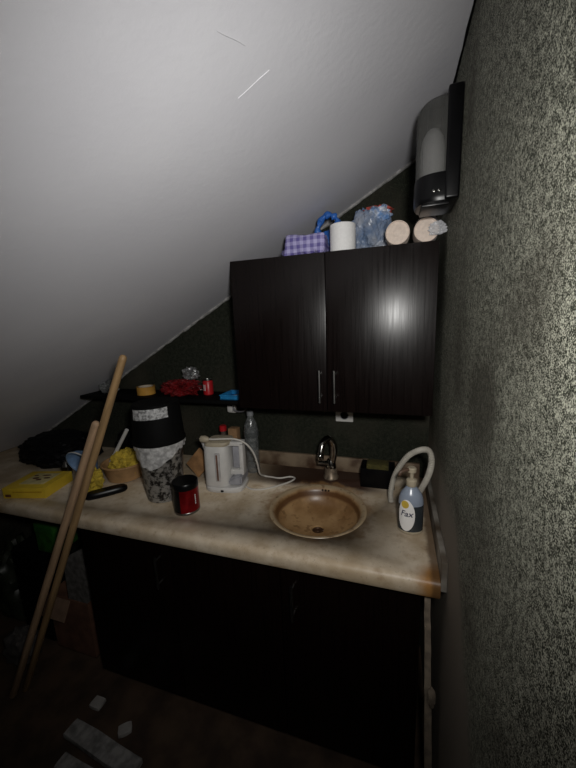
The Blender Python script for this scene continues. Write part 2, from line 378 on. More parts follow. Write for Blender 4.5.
# ---------------------------------------------------------------- wall cabinet
CZ0, CZ1, CX0, CX1, CY = 1.240, 1.781, -0.7055, -0.010, -0.312
wc = thing('wall_cabinet', 'dark espresso wall cabinet with two doors hung above the sink', 'cabinet')
bm = box(CX0, CX0 + .016, CY + .019, -0.001, CZ0, CZ1); box(CX1 - .016, CX1, CY + .019, -0.001, CZ0, CZ1, bm=bm)
box(CX0, CX1, CY + .019, -0.001, CZ0, CZ0 + .016, bm=bm); box(CX0, CX1, CY + .019, -0.001, CZ1 - .016, CZ1, bm=bm)
box(CX0 + .01, CX1 - .01, -0.01, -0.002, CZ0 + .01, CZ1 - .01, bm=bm)
obj('body', bm, M_ESP, wc, smooth=False)
mid = (CX0 + CX1) / 2
for s, (a, c) in enumerate(((CX0, mid - .0012), (mid + .0012, CX1))):
    d = obj('door', box(a, c, CY, CY + 0.018, CZ0 - .003, CZ1 + .001, 0.0012), M_ESP, wc)
    bar_handle(d, mid + (-0.022 if s == 0 else 0.030), CY, CZ0 + 0.035, CZ0 + 0.150)

# ---------------------------------------------------------------- long shelf beside the cabinet
SZ = 1.229
sh = thing('wall_shelf', 'thin black wall shelf running from the wall cabinet to the sloping ceiling', 'shelf')
obj('board', box(-1.675, CX0 - .002, -0.185, -0.001, SZ - 0.016, SZ, 0.0015), M_MATTBLACK, sh)
for x in (-1.35, -0.80):
    bm = box(x - .008, x + .008, -0.006, -0.001, SZ - 0.10, SZ - 0.016); box(x - .008, x + .008, -0.13, -0.001, SZ - 0.021, SZ - 0.016, bm=bm)
    tube([(x, -0.004, SZ - 0.095), (x, -0.12, SZ - 0.019)], 0.003, 8, bm); obj('bracket', bm, M_MATTBLACK, sh)

# ---------------------------------------------------------------- towel dispenser on the right wall
dp = thing('towel_dispenser', 'black wall-mounted dispenser with a ribbed smoky cover, above the wall cabinet', 'dispenser', (XR, -0.42, 1.842))
H = 0.235
obj('back_body', box(-0.034, 0, -0.072, 0.072, 0.0, H + 0.012, 0.006, 3), M_BLACK, dp)
def dshape(w, d, n=28, rib=0.0):
    p = []
    for i in range(n * 4 + 1):
        a = math.pi * i / (n * 4)
        r = 1.0 - rib * (0.5 + 0.5 * math.cos(i * math.pi / 2 * 1.0))
        c, s = math.cos(a), math.sin(a)
        p.append((-0.033 - d * (abs(s) ** 0.75) * r, w * (abs(c) ** 0.75) * (1 if c > 0 else -1)))
    return p
def dlathe(w, d, zs, rib, thick=None):
    b = bmesh.new(); rings = []
    for z, k in zs: rings.append([b.verts.new((-0.033 + (x + 0.033) * k, y * (0.5 + 0.5 * k), z)) for x, y in dshape(w, d, rib=rib)])
    for a, c in zip(rings, rings[1:]):
        for i in range(len(a) - 1): b.faces.new((a[i], a[i + 1], c[i + 1], c[i]))
    b.faces.new(rings[-1]); return b, rings
bm, rg = dlathe(0.067, 0.066, [(0.062, 1.0), (0.20, 1.0), (0.214, 0.985), (0.224, 0.94), (0.231, 0.85), (0.235, 0.70)], 0.05)
obj('cover', bm, M_SMOKE, dp, angle=60)
bm, rg = dlathe(0.069, 0.069, [(0.0, 0.93), (0.006, 0.98), (0.012, 1.0), (0.058, 1.0), (0.064, 0.985)], 0.0); bm.faces.new(rg[0][::-1])
obj('lower_band', bm, M_BLACK, dp)
obj('paper_roll', xform(lathe([(.010, .064), (.026, .066), (.034, .076), (.037, .10), (.036, .13), (.030, .160), (.018, .178), (.006, .184)], 32), Matrix.Translation((-.060, -.012, 0)) @ Matrix.Diagonal((.85, 1.2, 1, 1))), M_TISSUE, dp)
obj('chute', box(-0.085, -0.02, -0.05, 0.05, -0.006, 0.001, 0.002), M_BLACK, dp)
for dy in (-0.012, 0.012):
    obj('screw', xform(lathe([(0.004, 0), (0.004, 0.002), (0.002, 0.0032)], 14), Matrix.Translation((-0.052 + dy * .5, -0.068, 0.022)) @ Matrix.Rotation(math.radians(90), 4, 'X')), M_CHROME, dp)

# ---------------------------------------------------------------- things on top of the wall cabinet
TZ = CZ1 + 0.0012
tr = thing('toilet_roll', 'white toilet paper roll standing on end on the wall cabinet', 'toilet roll', (-0.305, -0.262, TZ))
obj('paper', lathe([(0.020, 0.0), (0.040, 0.0), (0.0425, 0.002), (0.0425, 0.087), (0.040, 0.089), (0.020, 0.089), (0.020, 0.0)], 40, False, False), M_TISSUE, tr)
obj('core', lathe([(0.0185, 0.001), (0.0198, 0.001), (0.0198, 0.088), (0.0185, 0.088), (0.0185, 0.001)], 30, False, False), M_CARD, tr)
pk = thing('checked_pack', 'crinkled purple checked packet lying on the wall cabinet', 'packet', (-0.436, -0.235, TZ))
bm = box(-0.072, 0.072, -0.055, 0.055, 0, 0.068, 0.016, 3); bmesh.ops.subdivide_edges(bm, edges=bm.edges[:], cuts=4, use_grid_fill=True)
for v in bm.verts: v.co += Vector((0.5, 0.5, 1)) * (0.012 * noise.noise(v.co * 30) + 0.005 * abs(noise.noise(v.co * 70))) ; v.co.z = max(v.co.z, 0)
obj('wrapper', bm, M_CHECK, pk)
b = bmesh.new(); rows = []
for i in range(12):
    k = i / 11; rows.append([b.verts.new((-0.072 - 0.013 * k + 0.002 * math.sin(j * 2.2 + i), -0.05 + 0.1 * j / 9, 0.026 * (1 - k) + 0.012 * k + 0.003 * math.sin(j * 1.9))) for j in range(10)])
for a, c in zip(rows, rows[1:]):
    for j in range(9): b.faces.new((a[j], a[j + 1], c[j + 1], c[j]))
bmesh.ops.solidify(b, geom=b.faces[:], thickness=0.0012)
obj('end_seal', b, M_CHECK, pk)
bb = thing('blue_bag', 'knotted royal blue plastic bag behind the checked packet', 'bag', (-0.368, -0.150, TZ))
obj('sack', crumple(0.046, 0.036, 0.052, 0.3, 2.6, 4), M_BLUE, bb)
pts = catmull([(-0.034, -0.01, 0.055), (-0.042, -0.02, 0.105), (-0.014, -0.03, 0.146), (0.020, -0.03, 0.142), (0.034, -0.02, 0.110), (0.030, -0.01, 0.055)], 8)
bm = tube(pts, 0.011, 12, rfun=lambda i, n: 0.0105 + 0.003 * math.sin(i * 1.1))
for v in bm.verts: v.co += Vector((1, 1, 1)) * 0.004 * noise.noise(v.co * 90)
obj('carry_loop', bm, M_BLUE, bb)
cb = thing('clear_bag', 'crumpled clear bag with blue and red print on the wall cabinet', 'bag', (-0.218, -0.125, TZ))
obj('film', crumple(0.074, 0.052, 0.088, 0.34, 2.0, 2, 5), M_BAGFILM, cb)
obj('red_wrapper', crumple(0.045, 0.030, 0.016, 0.5, 3.2, 9), mat('red_wrap', (0.50, 0.09, 0.07), 0.35, var=0.5, scale=45), cb, (0.018, 0.012, 0.142))
obj('blue_wrapper', crumple(0.040, 0.028, 0.026, 0.4, 2.4, 12), mat('blue_wrap', (0.13, 0.26, 0.52), 0.35, var=0.6, scale=45, col2=(0.6, 0.62, 0.66)), cb, (0.022, -0.030, 0.110))
def cup_stack(loc, label, n=4, film=False):
    t = thing('cup_stack', label, 'cups', loc)
    R90 = Matrix.Rotation(math.radians(90), 4, 'X')
    for i in range(n):
        o_ = i * 0.016
        bm = lathe([(0.001, 0.0035), (0.012, 0.0035), (0.0125, 0.003), (0.0135, 0.0035), (0.033, 0.004), (0.034, 0.0), (0.0355, 0.0), (0.0365, 0.012), (0.0372, 0.016), (0.0362, 0.016), (0.0345, 0.008), (0.002, 0.0065)], 36, True, True)
        obj('cup', xform(bm, Matrix.Translation((0, o_, 0.0374)) @ Matrix.Rotation(math.radians(-90), 4, 'X')), M_CUP, t)
    if film:
        bm = lathe([(0.0376, -0.006), (0.0385, 0.01), (0.0385, n * 0.016), (0.034, n * 0.016 + 0.004)], 30, False, False)
        for v in bm.verts: v.co *= 1 + 0.02 * noise.noise(v.co * 60)
        obj('sleeve', xform(bm, Matrix.Translation((0.001, 0.0, 0.0395)) @ Matrix.Rotation(math.radians(-90), 4, 'X')), M_FILM, t)
        bm = crumple(0.022, 0.010, 0.018, 0.5, 3, 5); obj('sleeve_end', bm, M_FILM, t, (0.030, -0.010, 0.018))
    return t
cup_stack((-0.130, -0.298, TZ), 'stack of cream paper cups lying on its side beside the clear bag')
c2 = cup_stack((-0.046, -0.292, TZ), 'stack of cream paper cups in a clear sleeve under the wall dispenser', film=True)

# ---------------------------------------------------------------- things on the shelf
Z = SZ + 0.0005
tp = thing('tape_roll', 'roll of amber packing tape lying flat on the black shelf', 'tape', (-1.325, -0.105, Z)); tp.scale = (.88, .88, .88)
obj('tape', lathe([(0.040, 0), (0.050, 0), (0.050, 0.045), (0.040, 0.045), (0.040, 0)], 40, False, False), mat('amber_tape', (0.55, 0.29, 0.06), 0.25), tp)
obj('core', lathe([(0.037, 0), (0.0398, 0), (0.0398, 0.046), (0.037, 0.046), (0.037, 0)], 40, False, False), mat('pale_core', (0.55, 0.47, 0.36), 0.8), tp)
tag(obj('plastic_wad', crumple(0.045, 0.035, 0.03, 0.45, 3, 21), mat('milky_film', (0.30, 0.31, 0.31), 0.3, var=0.5, scale=50, alpha=0.8), None, (-1.565, -0.100, Z)), 'small wad of milky plastic film at the ceiling end of the shelf', 'plastic')
rb = thing('snack_bag', 'crumpled dark red plastic bag lying on the black shelf', 'bag', (-1.115, -0.105, Z))
obj('bag', crumple(0.085, 0.055, 0.036, 0.5, 3.2, 31, 5), M_REDFILM, rb)
tag(obj('foil_wad', crumple(0.035, 0.03, 0.03, 0.5, 3.4, 35), mat('foil', (0.5, 0.5, 0.5), 0.3, 0.8, var=0.6, scale=60, bmp=0.5), None, (-1.075, -0.075, Z + 0.074)), 'crumpled silvery wad resting on the red bag', 'foil')
sj = thing('red_can', 'small red can standing on the shelf beside the red bag', 'can', (-0.985, -0.075, Z))
obj('body', lathe([(0.020, 0), (0.024, 0.004), (0.024, 0.064), (0.020, 0.070)], 32), M_RED, sj)
obj('lid', lathe([(0.0215, 0.0705), (0.0215, 0.076), (0.017, 0.0765), (0.017, 0.074)], 32), M_NICKEL, sj)
for i in range(3): 
    a0 = -2.2 + i * 0.25
    b = bmesh.new(); rw = []
    for k in range(5):
        a = a0 + 0.12 * k / 4; rw.append([b.verts.new((0.0244 * math.cos(a), 0.0244 * math.sin(a), z)) for z in (0.022, 0.052)])
    for p, q in zip(rw, rw[1:]): b.faces.new((p[0], q[0], q[1], p[1]))
    obj('print_band', b, M_WHITEPRINT, sj)
ty = thing('blue_tray', 'shallow bright blue plastic tray at the cabinet end of the shelf', 'tray', (-0.795, -0.115, Z))
bm = box(-0.075, 0.075, -0.055, 0.055, 0.0, 0.004, 0.001)
for x0, x1, y0, y1 in ((-.075, .075, -.055, -.051), (-.075, .075, .051, .055), (-.075, -.071, -.051, .051), (.071, .075, -.051, .051)): box(x0, x1, y0, y1, 0.0, 0.020, 0.0012, bm=bm)
obj('tray', bm, M_CYAN, ty)
obj('rim', tube([(-.076, -.056, .020), (.076, -.056, .020), (.076, .056, .020), (-.076, .056, .020), (-.076, -.056, .020)], 0.0025, 8), M_CYAN, ty)
tag(obj('blue_stick', tube([(-0.83, -0.13, Z + 0.009), (-0.72, -0.06, Z + 0.028)], 0.004, 10), mat('steel_blue', (0.12, 0.16, 0.25), 0.4)), 'thin blue-grey stick lying across the blue tray', 'stick')

# ---------------------------------------------------------------- sockets on the back wall
so = thing('wall_socket', 'white wall socket just below the wall cabinet', 'socket', (-0.342, -0.0005, 1.144))
obj('plate', box(-0.039, 0.039, -0.010, 0, -0.036, 0.040, 0.003), M_WHITEP, so)
obj('recess', xform(lathe([(0.0205, 0), (0.0205, 0.001), (0.018, 0.0012), (0.017, 0.0003)], 32), Matrix.Translation((0, -0.0100, -0.006)) @ Matrix.Rotation(math.radians(90), 4, 'X')), M_GREYP, so)
obj('well', xform(lathe([(0.0168, 0), (0.0168, 0.0008)], 32), Matrix.Translation((0, -0.0100, -0.006)) @ Matrix.Rotation(math.radians(90), 4, 'X')), M_MATTBLACK, so)
hk = thing('wall_plug', 'small white plug and hook fixed under the black shelf', 'plug', (-0.900, -0.0005, 1.150))
bm = box(-0.020, 0.020, -0.010, 0, -0.026, 0.030, 0.003); box(-0.013, 0.014, -0.036, -0.008, -0.016, 0.018, 0.006, bm=bm)
obj('plug_body', bm, M_WHITEP, hk)
obj('hook', tube(catmull([(0.014, -0.025, 0.004), (0.04, -0.045, -0.006), (0.075, -0.05, -0.004), (0.095, -0.045, 0.006)], 6), 0.0045, 10), M_GREYP, hk)

# ---------------------------------------------------------------- tap
ft = thing('basin_tap', 'chrome swan-neck basin tap standing behind the basin', 'tap', (-0.392, -0.085, CT + 0.0005))
obj('base', lathe([(0.033, 0), (0.033, 0.006), (0.029, 0.011), (0.027, 0.040), (0.025, 0.048)], 32), mat('limescaled_chrome', (0.38, 0.30, 0.22), 0.4, 0.6, var=0.5, scale=60), ft)
obj('body', lathe([(0.024, 0.047), (0.024, 0.060), (0.020, 0.075), (0.016, 0.085)], 32), M_CHROME, ft)
sp_ = catmull([(0.006, 0, 0.075), (0.014, -0.004, 0.12), (0.012, -0.012, 0.165), (-0.004, -0.030, 0.192), (-0.022, -0.055, 0.180), (-0.028, -0.072, 0.148), (-0.029, -0.078, 0.128)], 8)
obj('spout', tube(sp_, 0.0125, 18, rfun=lambda i, n: 0.0165 - 0.004 * i / n), M_CHROME, ft)
obj('aerator', xform(lathe([(0.0135, -0.012), (0.0145, -0.008), (0.0145, 0.008), (0.012, 0.012)], 24), Matrix.Translation((-0.029, -0.078, 0.127))), M_CHROME, ft)
lv = tube(catmull([(-0.008, -0.008, 0.068), (-0.026, -0.022, 0.075), (-0.050, -0.036, 0.080)], 6), 0.008, 14, rfun=lambda i, n: 0.012 - 0.004 * i / n)
obj('lever', lv, M_CHROME, ft)

# ---------------------------------------------------------------- black sponge box
sb = thing('sponge_box', 'black plastic box holding an olive sponge beside the basin', 'box', (-0.190, -0.095, CT + 0.0005))
bm = box(-0.066, 0.066, -0.045, 0.045, 0.0, 0.006, 0.001)
for x0, x1, y0, y1 in ((-.068, .068, -.047, -.043), (-.068, .068, .043, .047), (-.068, -.064, -.043, .043), (.064, .068, -.043, .043)): box(x0, x1, y0, y1, 0.0, 0.082, 0.0015, bm=bm)
obj('tub', bm, M_BLACK, sb)
tag(obj('sponge', box(-0.046, 0.044, -0.030, 0.030, 0, 0.090, 0.008, 2), M_YDARK, None, (-0.190, -0.095, CT + 0.0075)), 'olive sponge standing in the black box', 'sponge')

# ---------------------------------------------------------------- soap bottle
SBX, SBY = -0.072, -0.398
bo = thing('soap_bottle', 'pale blue pump soap bottle with a white label, on the worktop by the right wall', 'bottle', (SBX, SBY, CT + 0.0005), math.radians(6)); bo.scale = (1.07, 1.07, 1.07)
BR = 0.0365
def br(z):
    P = [(0, .90), (.006, 1.0), (.04, 1.0), (.085, 1.0), (.105, .97), (.122, .85), (.135, .62), (.142, .42), (.150, .36)]
    for (a, ra), (c, rc) in zip(P, P[1:]):
        if a <= z <= c: return BR * (ra + (rc - ra) * (z - a) / (c - a))
    return BR * P[-1][1]
zs = [0, .002, .006] + [.012 + .005 * i for i in range(26)] + [.146, .150]
LV = 0.088
bod = obj('bottle_shell', lathe([(br(z), z) for z in zs if z > LV] + [], 40, True, True, 1.0, 0.78), M_SOAPB, bo)
obj('liquid_fill', lathe([(br(z), z) for z in [0, .002, .004, .006] + [.010 + .006 * i for i in range(13)] + [LV + 0.002]], 40, True, True, 1.0, 0.78), M_SOAPL, bo)
obj('base_rim', lathe([(br(0) + .0008, 0.0), (BR * 1.012, 0.005), (BR * 1.012, 0.009), (BR, 0.010)], 40, False, False, 1.0, 0.78), M_CREAMP, bo)
obj('collar', lathe([(0.0145, 0.148), (0.0155, 0.150), (0.0155, 0.166), (0.012, 0.170), (0.006, 0.171)], 28), M_CREAMP, bo)
pm = obj('pump_head', lathe([(0.0055, 0.170), (0.0055, 0.190), (0.0125, 0.192), (0.013, 0.203), (0.010, 0.206)], 24), M_CREAMP, bo)
obj('nozzle', tube(catmull([(0, 0, 0.199), (-0.020, -0.010, 0.200), (-0.034, -0.017, 0.196), (-0.037, -0.018, 0.188)], 5), 0.005, 12), mat('brown_nozzle', (0.10, 0.06, 0.04), 0.5), bo)
LA = math.radians(-90 - 28)     # label faces front-left
def on_bottle(u, z, lift): 
    a = LA + u / BR; r = br(z) + lift
    return (r * math.cos(a), r * 0.78 * math.sin(a), z)
def oval(name, cu_, cz_, ru, rz_, lift, m, zcut=None):
    b = bmesh.new(); N = 48; K = 7; rings = []
    c0 = b.verts.new(on_bottle(cu_, cz_, lift))
    for k in range(1, K + 1):
        f = k / K
        rings.append([b.verts.new(on_bottle(cu_ + ru * f * math.cos(2 * math.pi * i / N), cz_ + rz_ * f * math.sin(2 * math.pi * i / N), lift)) for i in range(N)])
    for i in range(N): b.faces.new((c0, rings[0][i], rings[0][(i + 1) % N]))
    for a, c in zip(rings, rings[1:]):
        for i in range(N): b.faces.new((a[i], c[i], c[(i + 1) % N], a[(i + 1) % N]))
    return obj(name, b, m, bo)
oval('label', 0.0, 0.062, 0.026, 0.050, 0.0007, M_WHITEPRINT)
oval('label_sun', -0.004, 0.097, 0.012, 0.012, 0.0011, mat('label_yellow', (0.62, 0.43, 0.06), 0.5))
def bottle_text(s, size, u0, z0, m):
    cu2 = bpy.data.curves.new('txt', 'FONT'); cu2.body = s; cu2.size = size; cu2.align_x = 'CENTER'; cu2.shear = 0.25; cu2.offset = size * 0.012
    to = bpy.data.objects.new('txt', cu2); COL.objects.link(to)
    dg = bpy.context.evaluated_depsgraph_get(); dg.update(); me = bpy.data.meshes.new_from_object(to.evaluated_get(dg)); bpy.data.objects.remove(to)
    b = bmesh.new(); b.from_mesh(me); bmesh.ops.triangulate(b, faces=b.faces[:])
    bmesh.ops.subdivide_edges(b, edges=[e for e in b.edges if e.calc_length() > size * .15], cuts=1)
    for v in b.verts: v.co = Vector(on_bottle(u0 + v.co.x, z0 + v.co.y, 0.0014))
    obj('lettering', b, m, bo, smooth=False)
bottle_text('Fax', 0.026, 0.001, 0.060, M_NAVY)

# ---------------------------------------------------------------- white hose loop
hp = [(-0.134, -0.25, CT + 0.011), (-0.136, -0.25, 0.919), (-0.126, -0.26, 0.981), (-0.106, -0.28, 1.039), (-0.078, -0.31, 1.094), (-0.045, -0.34, 1.128), (-0.022, -0.36, 1.136),
      (-0.013, -0.37, 1.115), (-0.015, -0.37, 1.078), (-0.024, -0.35, 1.029), (-0.041, -0.33, 0.977), (-0.056, -0.305, 0.930), (-0.066, -0.285, CT + 0.013)]
hs = catmull(hp, 14)
tag(obj('white_hose', tube(hs, 0.0095, 14, rfun=lambda i, n: 0.0088 + 0.0012 * math.cos(i * math.pi)), M_HOSE), 'loop of white ribbed hose standing behind the soap bottle', 'hose')

# ---------------------------------------------------------------- kettle
kt = thing('electric_kettle', 'white plastic jug kettle with a water gauge on the worktop', 'kettle', (-0.812, -0.262, CT + 0.0005), math.radians(8))
def sq_ring(b, cx, cy, hx, hy, z, n=40, e=0.55, lean=0.0):
    r = []
    for i in range(n):
        a = 2 * math.pi * i / n; c, s = math.cos(a), math.sin(a)
        r.append(b.verts.new((cx + hx * math.copysign(abs(c) ** e, c), cy + hy * math.copysign(abs(s) ** e, s), z + lean * c)))
    return r
def loft(rings_def, n=40, e=0.55, cap=True):
    b = bmesh.new(); R_ = [sq_ring(b, *d, n=n, e=e) if len(d) == 5 else sq_ring(b, *d[:5], n=n, e=e, lean=d[5]) for d in rings_def]
    for a, c in zip(R_, R_[1:]):
        for i in range(n): b.faces.new((a[i], a[(i + 1) % n], c[(i + 1) % n], c[i]))
    if cap: b.faces.new(R_[0][::-1]); b.faces.new(R_[-1])
    return b
obj('power_base', loft([(0.0, 0, .082, .066, 0.0), (0.0, 0, .085, .069, .004), (0.0, 0, .085, .069, .018), (0.0, 0, .080, .065, .023)]), M_WHITEP, kt)
obj('body', loft([(-.027, 0, .056, .062, .024), (-.027, 0, .058, .064, .032), (-.028, 0, .056, .061, .120), (-.030, 0, .053, .056, .185), (-.030, 0, .051, .054, .197)]), M_WHITEP, kt)
obj('spout', loft([(-.070, 0, .012, .022, .140), (-.080, 0, .016, .024, .175), (-.084, 0, .018, .024, .198)], e=0.9), M_WHITEP, kt)
obj('lid', loft([(-.026, 0, .054, .055, .1965), (-.024, 0, .055, .056, .204), (-.022, 0, .050, .051, .212), (-.015, 0, .030, .030, .215)]), M_CREAMP, kt)
# handle: a closed frame on the right
hb = box(.052, .068, -.019, .019, .050, .198, .006, 2); 
hb = bmesh.new()
box(.066, .084, -.021, .021, .072, .205, .006, 2, bm=hb); box(.016, .084, -.021, .021, .188, .207, .006, 2, bm=hb); box(.020, .084, -.024, .024, .062, .086, .006, 2, bm=hb)
obj('handle', hb, M_WHITEP, kt)
obj('handle_inset', box(.036, .067, -.013, .013, .090, .184, .004, 2), M_GREYP, kt)
b = bmesh.new()
pp = [(.018, .028), (.080, .028), (.080, .066), (.062, .070), (.018, .050)]
A = [b.verts.new((x, -.050, z)) for x, z in pp]; B = [b.verts.new((x, .050, z)) for x, z in pp]; b.faces.new(A); b.faces.new(B[::-1])
for i in range(5): b.faces.new((A[i], A[(i + 1) % 5], B[(i + 1) % 5], B[i]))
bmesh.ops.bevel(b, geom=b.edges[:], offset=.006, segments=2, affect='EDGES')
obj('grip_base', b, M_GREYP, kt)
g = obj('water_gauge', box(-.026, -.004, -.0655, -.052, .048, .172, .004, 2), mat('pale_grey_plastic', (0.48, 0.46, 0.45), 0.35), kt)
obj('gauge_strip', box(-.0185, -.0115, -.0668, -.060, .054, .166, .001), mat('gauge_brown', (0.16, 0.08, 0.05), 0.4), g)
obj('switch', box(-.006, .006, -.0715, -.066, .006, .014, .001), M_MATTBLACK, kt)
# its power cord, plug lying on the lid
cp = [(-0.868, -0.300, CT + .222), (-0.84, -0.300, CT + .2225), (-0.795, -0.285, CT + .2225), (-0.752, -0.275, CT + .220), (-0.715, -0.262, CT + .20), (-0.690, -0.245, CT + .155), (-0.683, -0.225, CT + .095), (-0.690, -0.19, CT + .035), (-0.685, -0.150, CT + .0055),
      (-0.650, -0.152, CT + .0045), (-0.61, -0.153, CT + .0045), (-0.570, -0.130, CT + .0045), (-0.545, -0.14, CT + .0045), (-0.556, -0.175, CT + .0045), (-0.589, -0.215, CT + .0045), (-0.639, -0.262, CT + .0045), (-0.690, -0.277, CT + .0045), (-0.728, -0.262, CT + .006)]
pc = thing('power_cord', 'white power cord draped over the kettle and looping on the worktop', 'cord', (0, 0, 0))
obj('cable', tube(catmull(cp, 8), 0.0038, 10), M_CORD, pc)
pg = obj('plug', xform(lathe([(0.010, -0.016), (0.014, -0.012), (0.015, 0.004), (0.012, 0.016), (0.006, 0.024)], 20), Matrix.Translation((-0.886, -0.302, CT + .221)) @ Matrix.Rotation(math.radians(90), 4, 'Y')), M_CREAMP, pc)
for dy in (-.006, .006): obj('pin', tube([(-0.900, -0.302 + dy, CT + .221), (-0.918, -0.303 + dy, CT + .221)], 0.0022, 8), M_CHROME, pg)

# ---------------------------------------------------------------- behind the kettle
tag(obj('wooden_board', xform(box(-.045, .045, -.006, .006, -.050, .050, .002), Matrix.Translation((-0.985, -0.205, CT + .0655)) @ Matrix.Rotation(math.radians(-14), 4, 'X') @ Matrix.Rotation(math.radians(40), 4, 'Y')), mat('board_wood', (0.38, 0.20, 0.085), 0.7, var=0.4)), 'small square brown wooden board leaning on its corner beside the kettle', 'board')
rs = thing('sauce_bottle', 'small dark bottle with a red cap behind the kettle', 'bottle', (-0.905, -0.105, CT + .0005))
obj('bottle_body', lathe([(.024, 0), (.026, .004), (.026, .13), (.020, .155), (.012, .17), (.012, .195)], 28), mat('brown_glass', (0.10, 0.07, 0.06), 0.12, var=0.2, spec=0.7), rs)
obj('cap', lathe([(.017, .192), (.017, .214), (.013, .218)], 24), M_RED, rs)
ck = thing('cork_block', 'tan block standing between the red-capped bottle and the clear bottle', 'block', (-0.850, -0.100, CT + .0005))
obj('block', box(-.022, .022, -.02, .02, 0, .208, .003), mat('tan_card', (0.30, 0.17, 0.08), 0.8), ck); obj('band', box(-.0228, .0228, -.0208, .0208, .14, .15, .001), M_CARD, ck)
pb = thing('water_bottle', 'clear ribbed plastic bottle standing behind the kettle', 'bottle', (-0.762, -0.100, CT + .0005))
pr = [(.020, .003), (.030, 0), (.034, .006)]
for i in range(9): pr += [(.034, .014 + i * .017), (.0315, .022 + i * .017)]
pr += [(.034, .172), (.034, .20), (.028, .235), (.015, .262), (.0135, .268), (.0135, .285)]
inn = [(max(r - .0012, .004), z + .0015) for r, z in pr][::-1]
obj('shell', lathe(pr + inn, 32, False, False), M_GLASSP, pb)
obj('cap', lathe([(.0155, .272), (.0155, .292), (.013, .294)], 24), mat('grey_cap', (0.22, 0.23, 0.24), 0.5), pb)
obj('paper_band', lathe([(.0346, .174), (.0346, .198)], 32, False, False), mat('bottle_band', (0.10, 0.11, 0.11), 0.3, alpha=0.7), pb)

# ---------------------------------------------------------------- silver bucket and black tub
BX, BY = -1.030, -0.397
bu = thing('silver_bucket', 'tarnished silver patterned bucket standing on the worktop', 'bucket', (BX, BY, CT + .0005))
pr = [(.064, 0), (.070, .003), (.072, .02), (.090, .225), (.093, .229), (.093, .236), (.088, .236), (.086, .226), (.070, .02), (.05, .008)]
obj('wall', lathe(pr, 56, True, True), M_SILVER, bu)
for s in (-1, 1):
    obj('ear', xform(lathe([(.010, 0), (.010, .004), (.006, .006)], 18), Matrix.Translation((s * .0885, 0, .205)) @ Matrix.Rotation(s * math.radians(90), 4, 'Y')), M_NICKEL, bu)
# plastic liner hanging over the rim
b = bmesh.new(); rows = []; N = 72
for i in range(N):
    a = 2 * math.pi * i / N
    drop = 0.030 + 0.060 * max(0, math.cos(a + math.pi / 2 - 0.15)) ** 2 + 0.010 * noise.noise(Vector((math.cos(a) * 3, math.sin(a) * 3, 1)))
    col = []
    for j in range(9):
        k = j / 8; z = .242 - drop * k
        r = (.0905 + (z - .225) * .088 if z < .225 else .095) + .0035 + .0035 * noise.noise(Vector((a * 3.5, z * 30, 2))) + .002 * math.sin(a * 13) * k
        col.append(b.verts.new((r * math.cos(a), r * math.sin(a), z)))
    rows.append(col)
for i in range(N):
    a, c = rows[i], rows[(i + 1) % N]
    for j in range(8): b.faces.new((a[j], c[j], c[j + 1], a[j + 1]))
obj('liner', b, mat('liner_film', (0.72, 0.71, 0.70), 0.3, var=0.5, scale=60, alpha=0.8, bmp=0.5), bu)
bt = thing('black_tub', 'round black plastic tub with a grey speckled label, set upside down on the silver bucket', 'tub', (BX, BY, CT + .2435))
obj('wall', lathe([(.097, 0), (.102, .001), (.102, .010), (.098, .014), (.090, .152), (.086, .157), (.04, .159)], 56), M_MATTBLACK, bt)
b = bmesh.new(); rw = []
for i in range(17):
    a = math.radians(-113 + 88 * i / 16)
    rw.append([b.verts.new(((.098 - .008 * (z + .006 * i / 16 - .014) / .138 + .0014) * math.cos(a), (.098 - .008 * (z + .006 * i / 16 - .014) / .138 + .0014) * math.sin(a), z + .006 * i / 16)) for z in (.104, .118, .132, .144)])
for p, q in zip(rw, rw[1:]):
    for j in range(3): b.faces.new((p[j], q[j], q[j + 1], p[j + 1]))
obj('label_sticker', b, M_LABEL, bt)

# ---------------------------------------------------------------- red tin
rt = thing('red_tin', 'metallic red tin with a black lid in front of the silver bucket', 'tin', (-0.876, -0.470, CT + .0005))
obj('body', lathe([(.044, .004), (.0475, .008), (.0475, .098)], 48), M_REDMETAL, rt)
obj('base_ring', lathe([(.045, 0), (.0482, .001), (.0482, .008), (.0475, .009)], 48), M_NICKEL, rt)
obj('lid', lathe([(.0482, .096), (.0488, .098), (.0488, .116), (.046, .120), (.020, .1205)], 48), M_BLACK, rt)
b = bmesh.new(); rw = []
for i in range(24):
    a = math.radians(-165 + 82 * i / 23); rw.append([b.verts.new((.0481 * math.cos(a), .0481 * math.sin(a), z)) for z in (.010, .096)])
for p, q in zip(rw, rw[1:]): b.faces.new((p[0], q[0], q[1], p[1]))
obj('dark_reflection', b, M_BLACK, rt)  # dark reflection on the tin's left side, laid on as a black sheet
for i in range(5):
    a = math.radians(-12); b = bmesh.new(); r = .0480; z0 = .036 + i * .008
    P = [(r * math.cos(a + d), r * math.sin(a + d), z) for d, z in ((-.05, z0), (.05, z0), (.05, z0 + .005), (-.05, z0 + .005))]
    b.faces.new([b.verts.new(p) for p in P]); obj('print_mark', b, M_WHITEPRINT, rt)

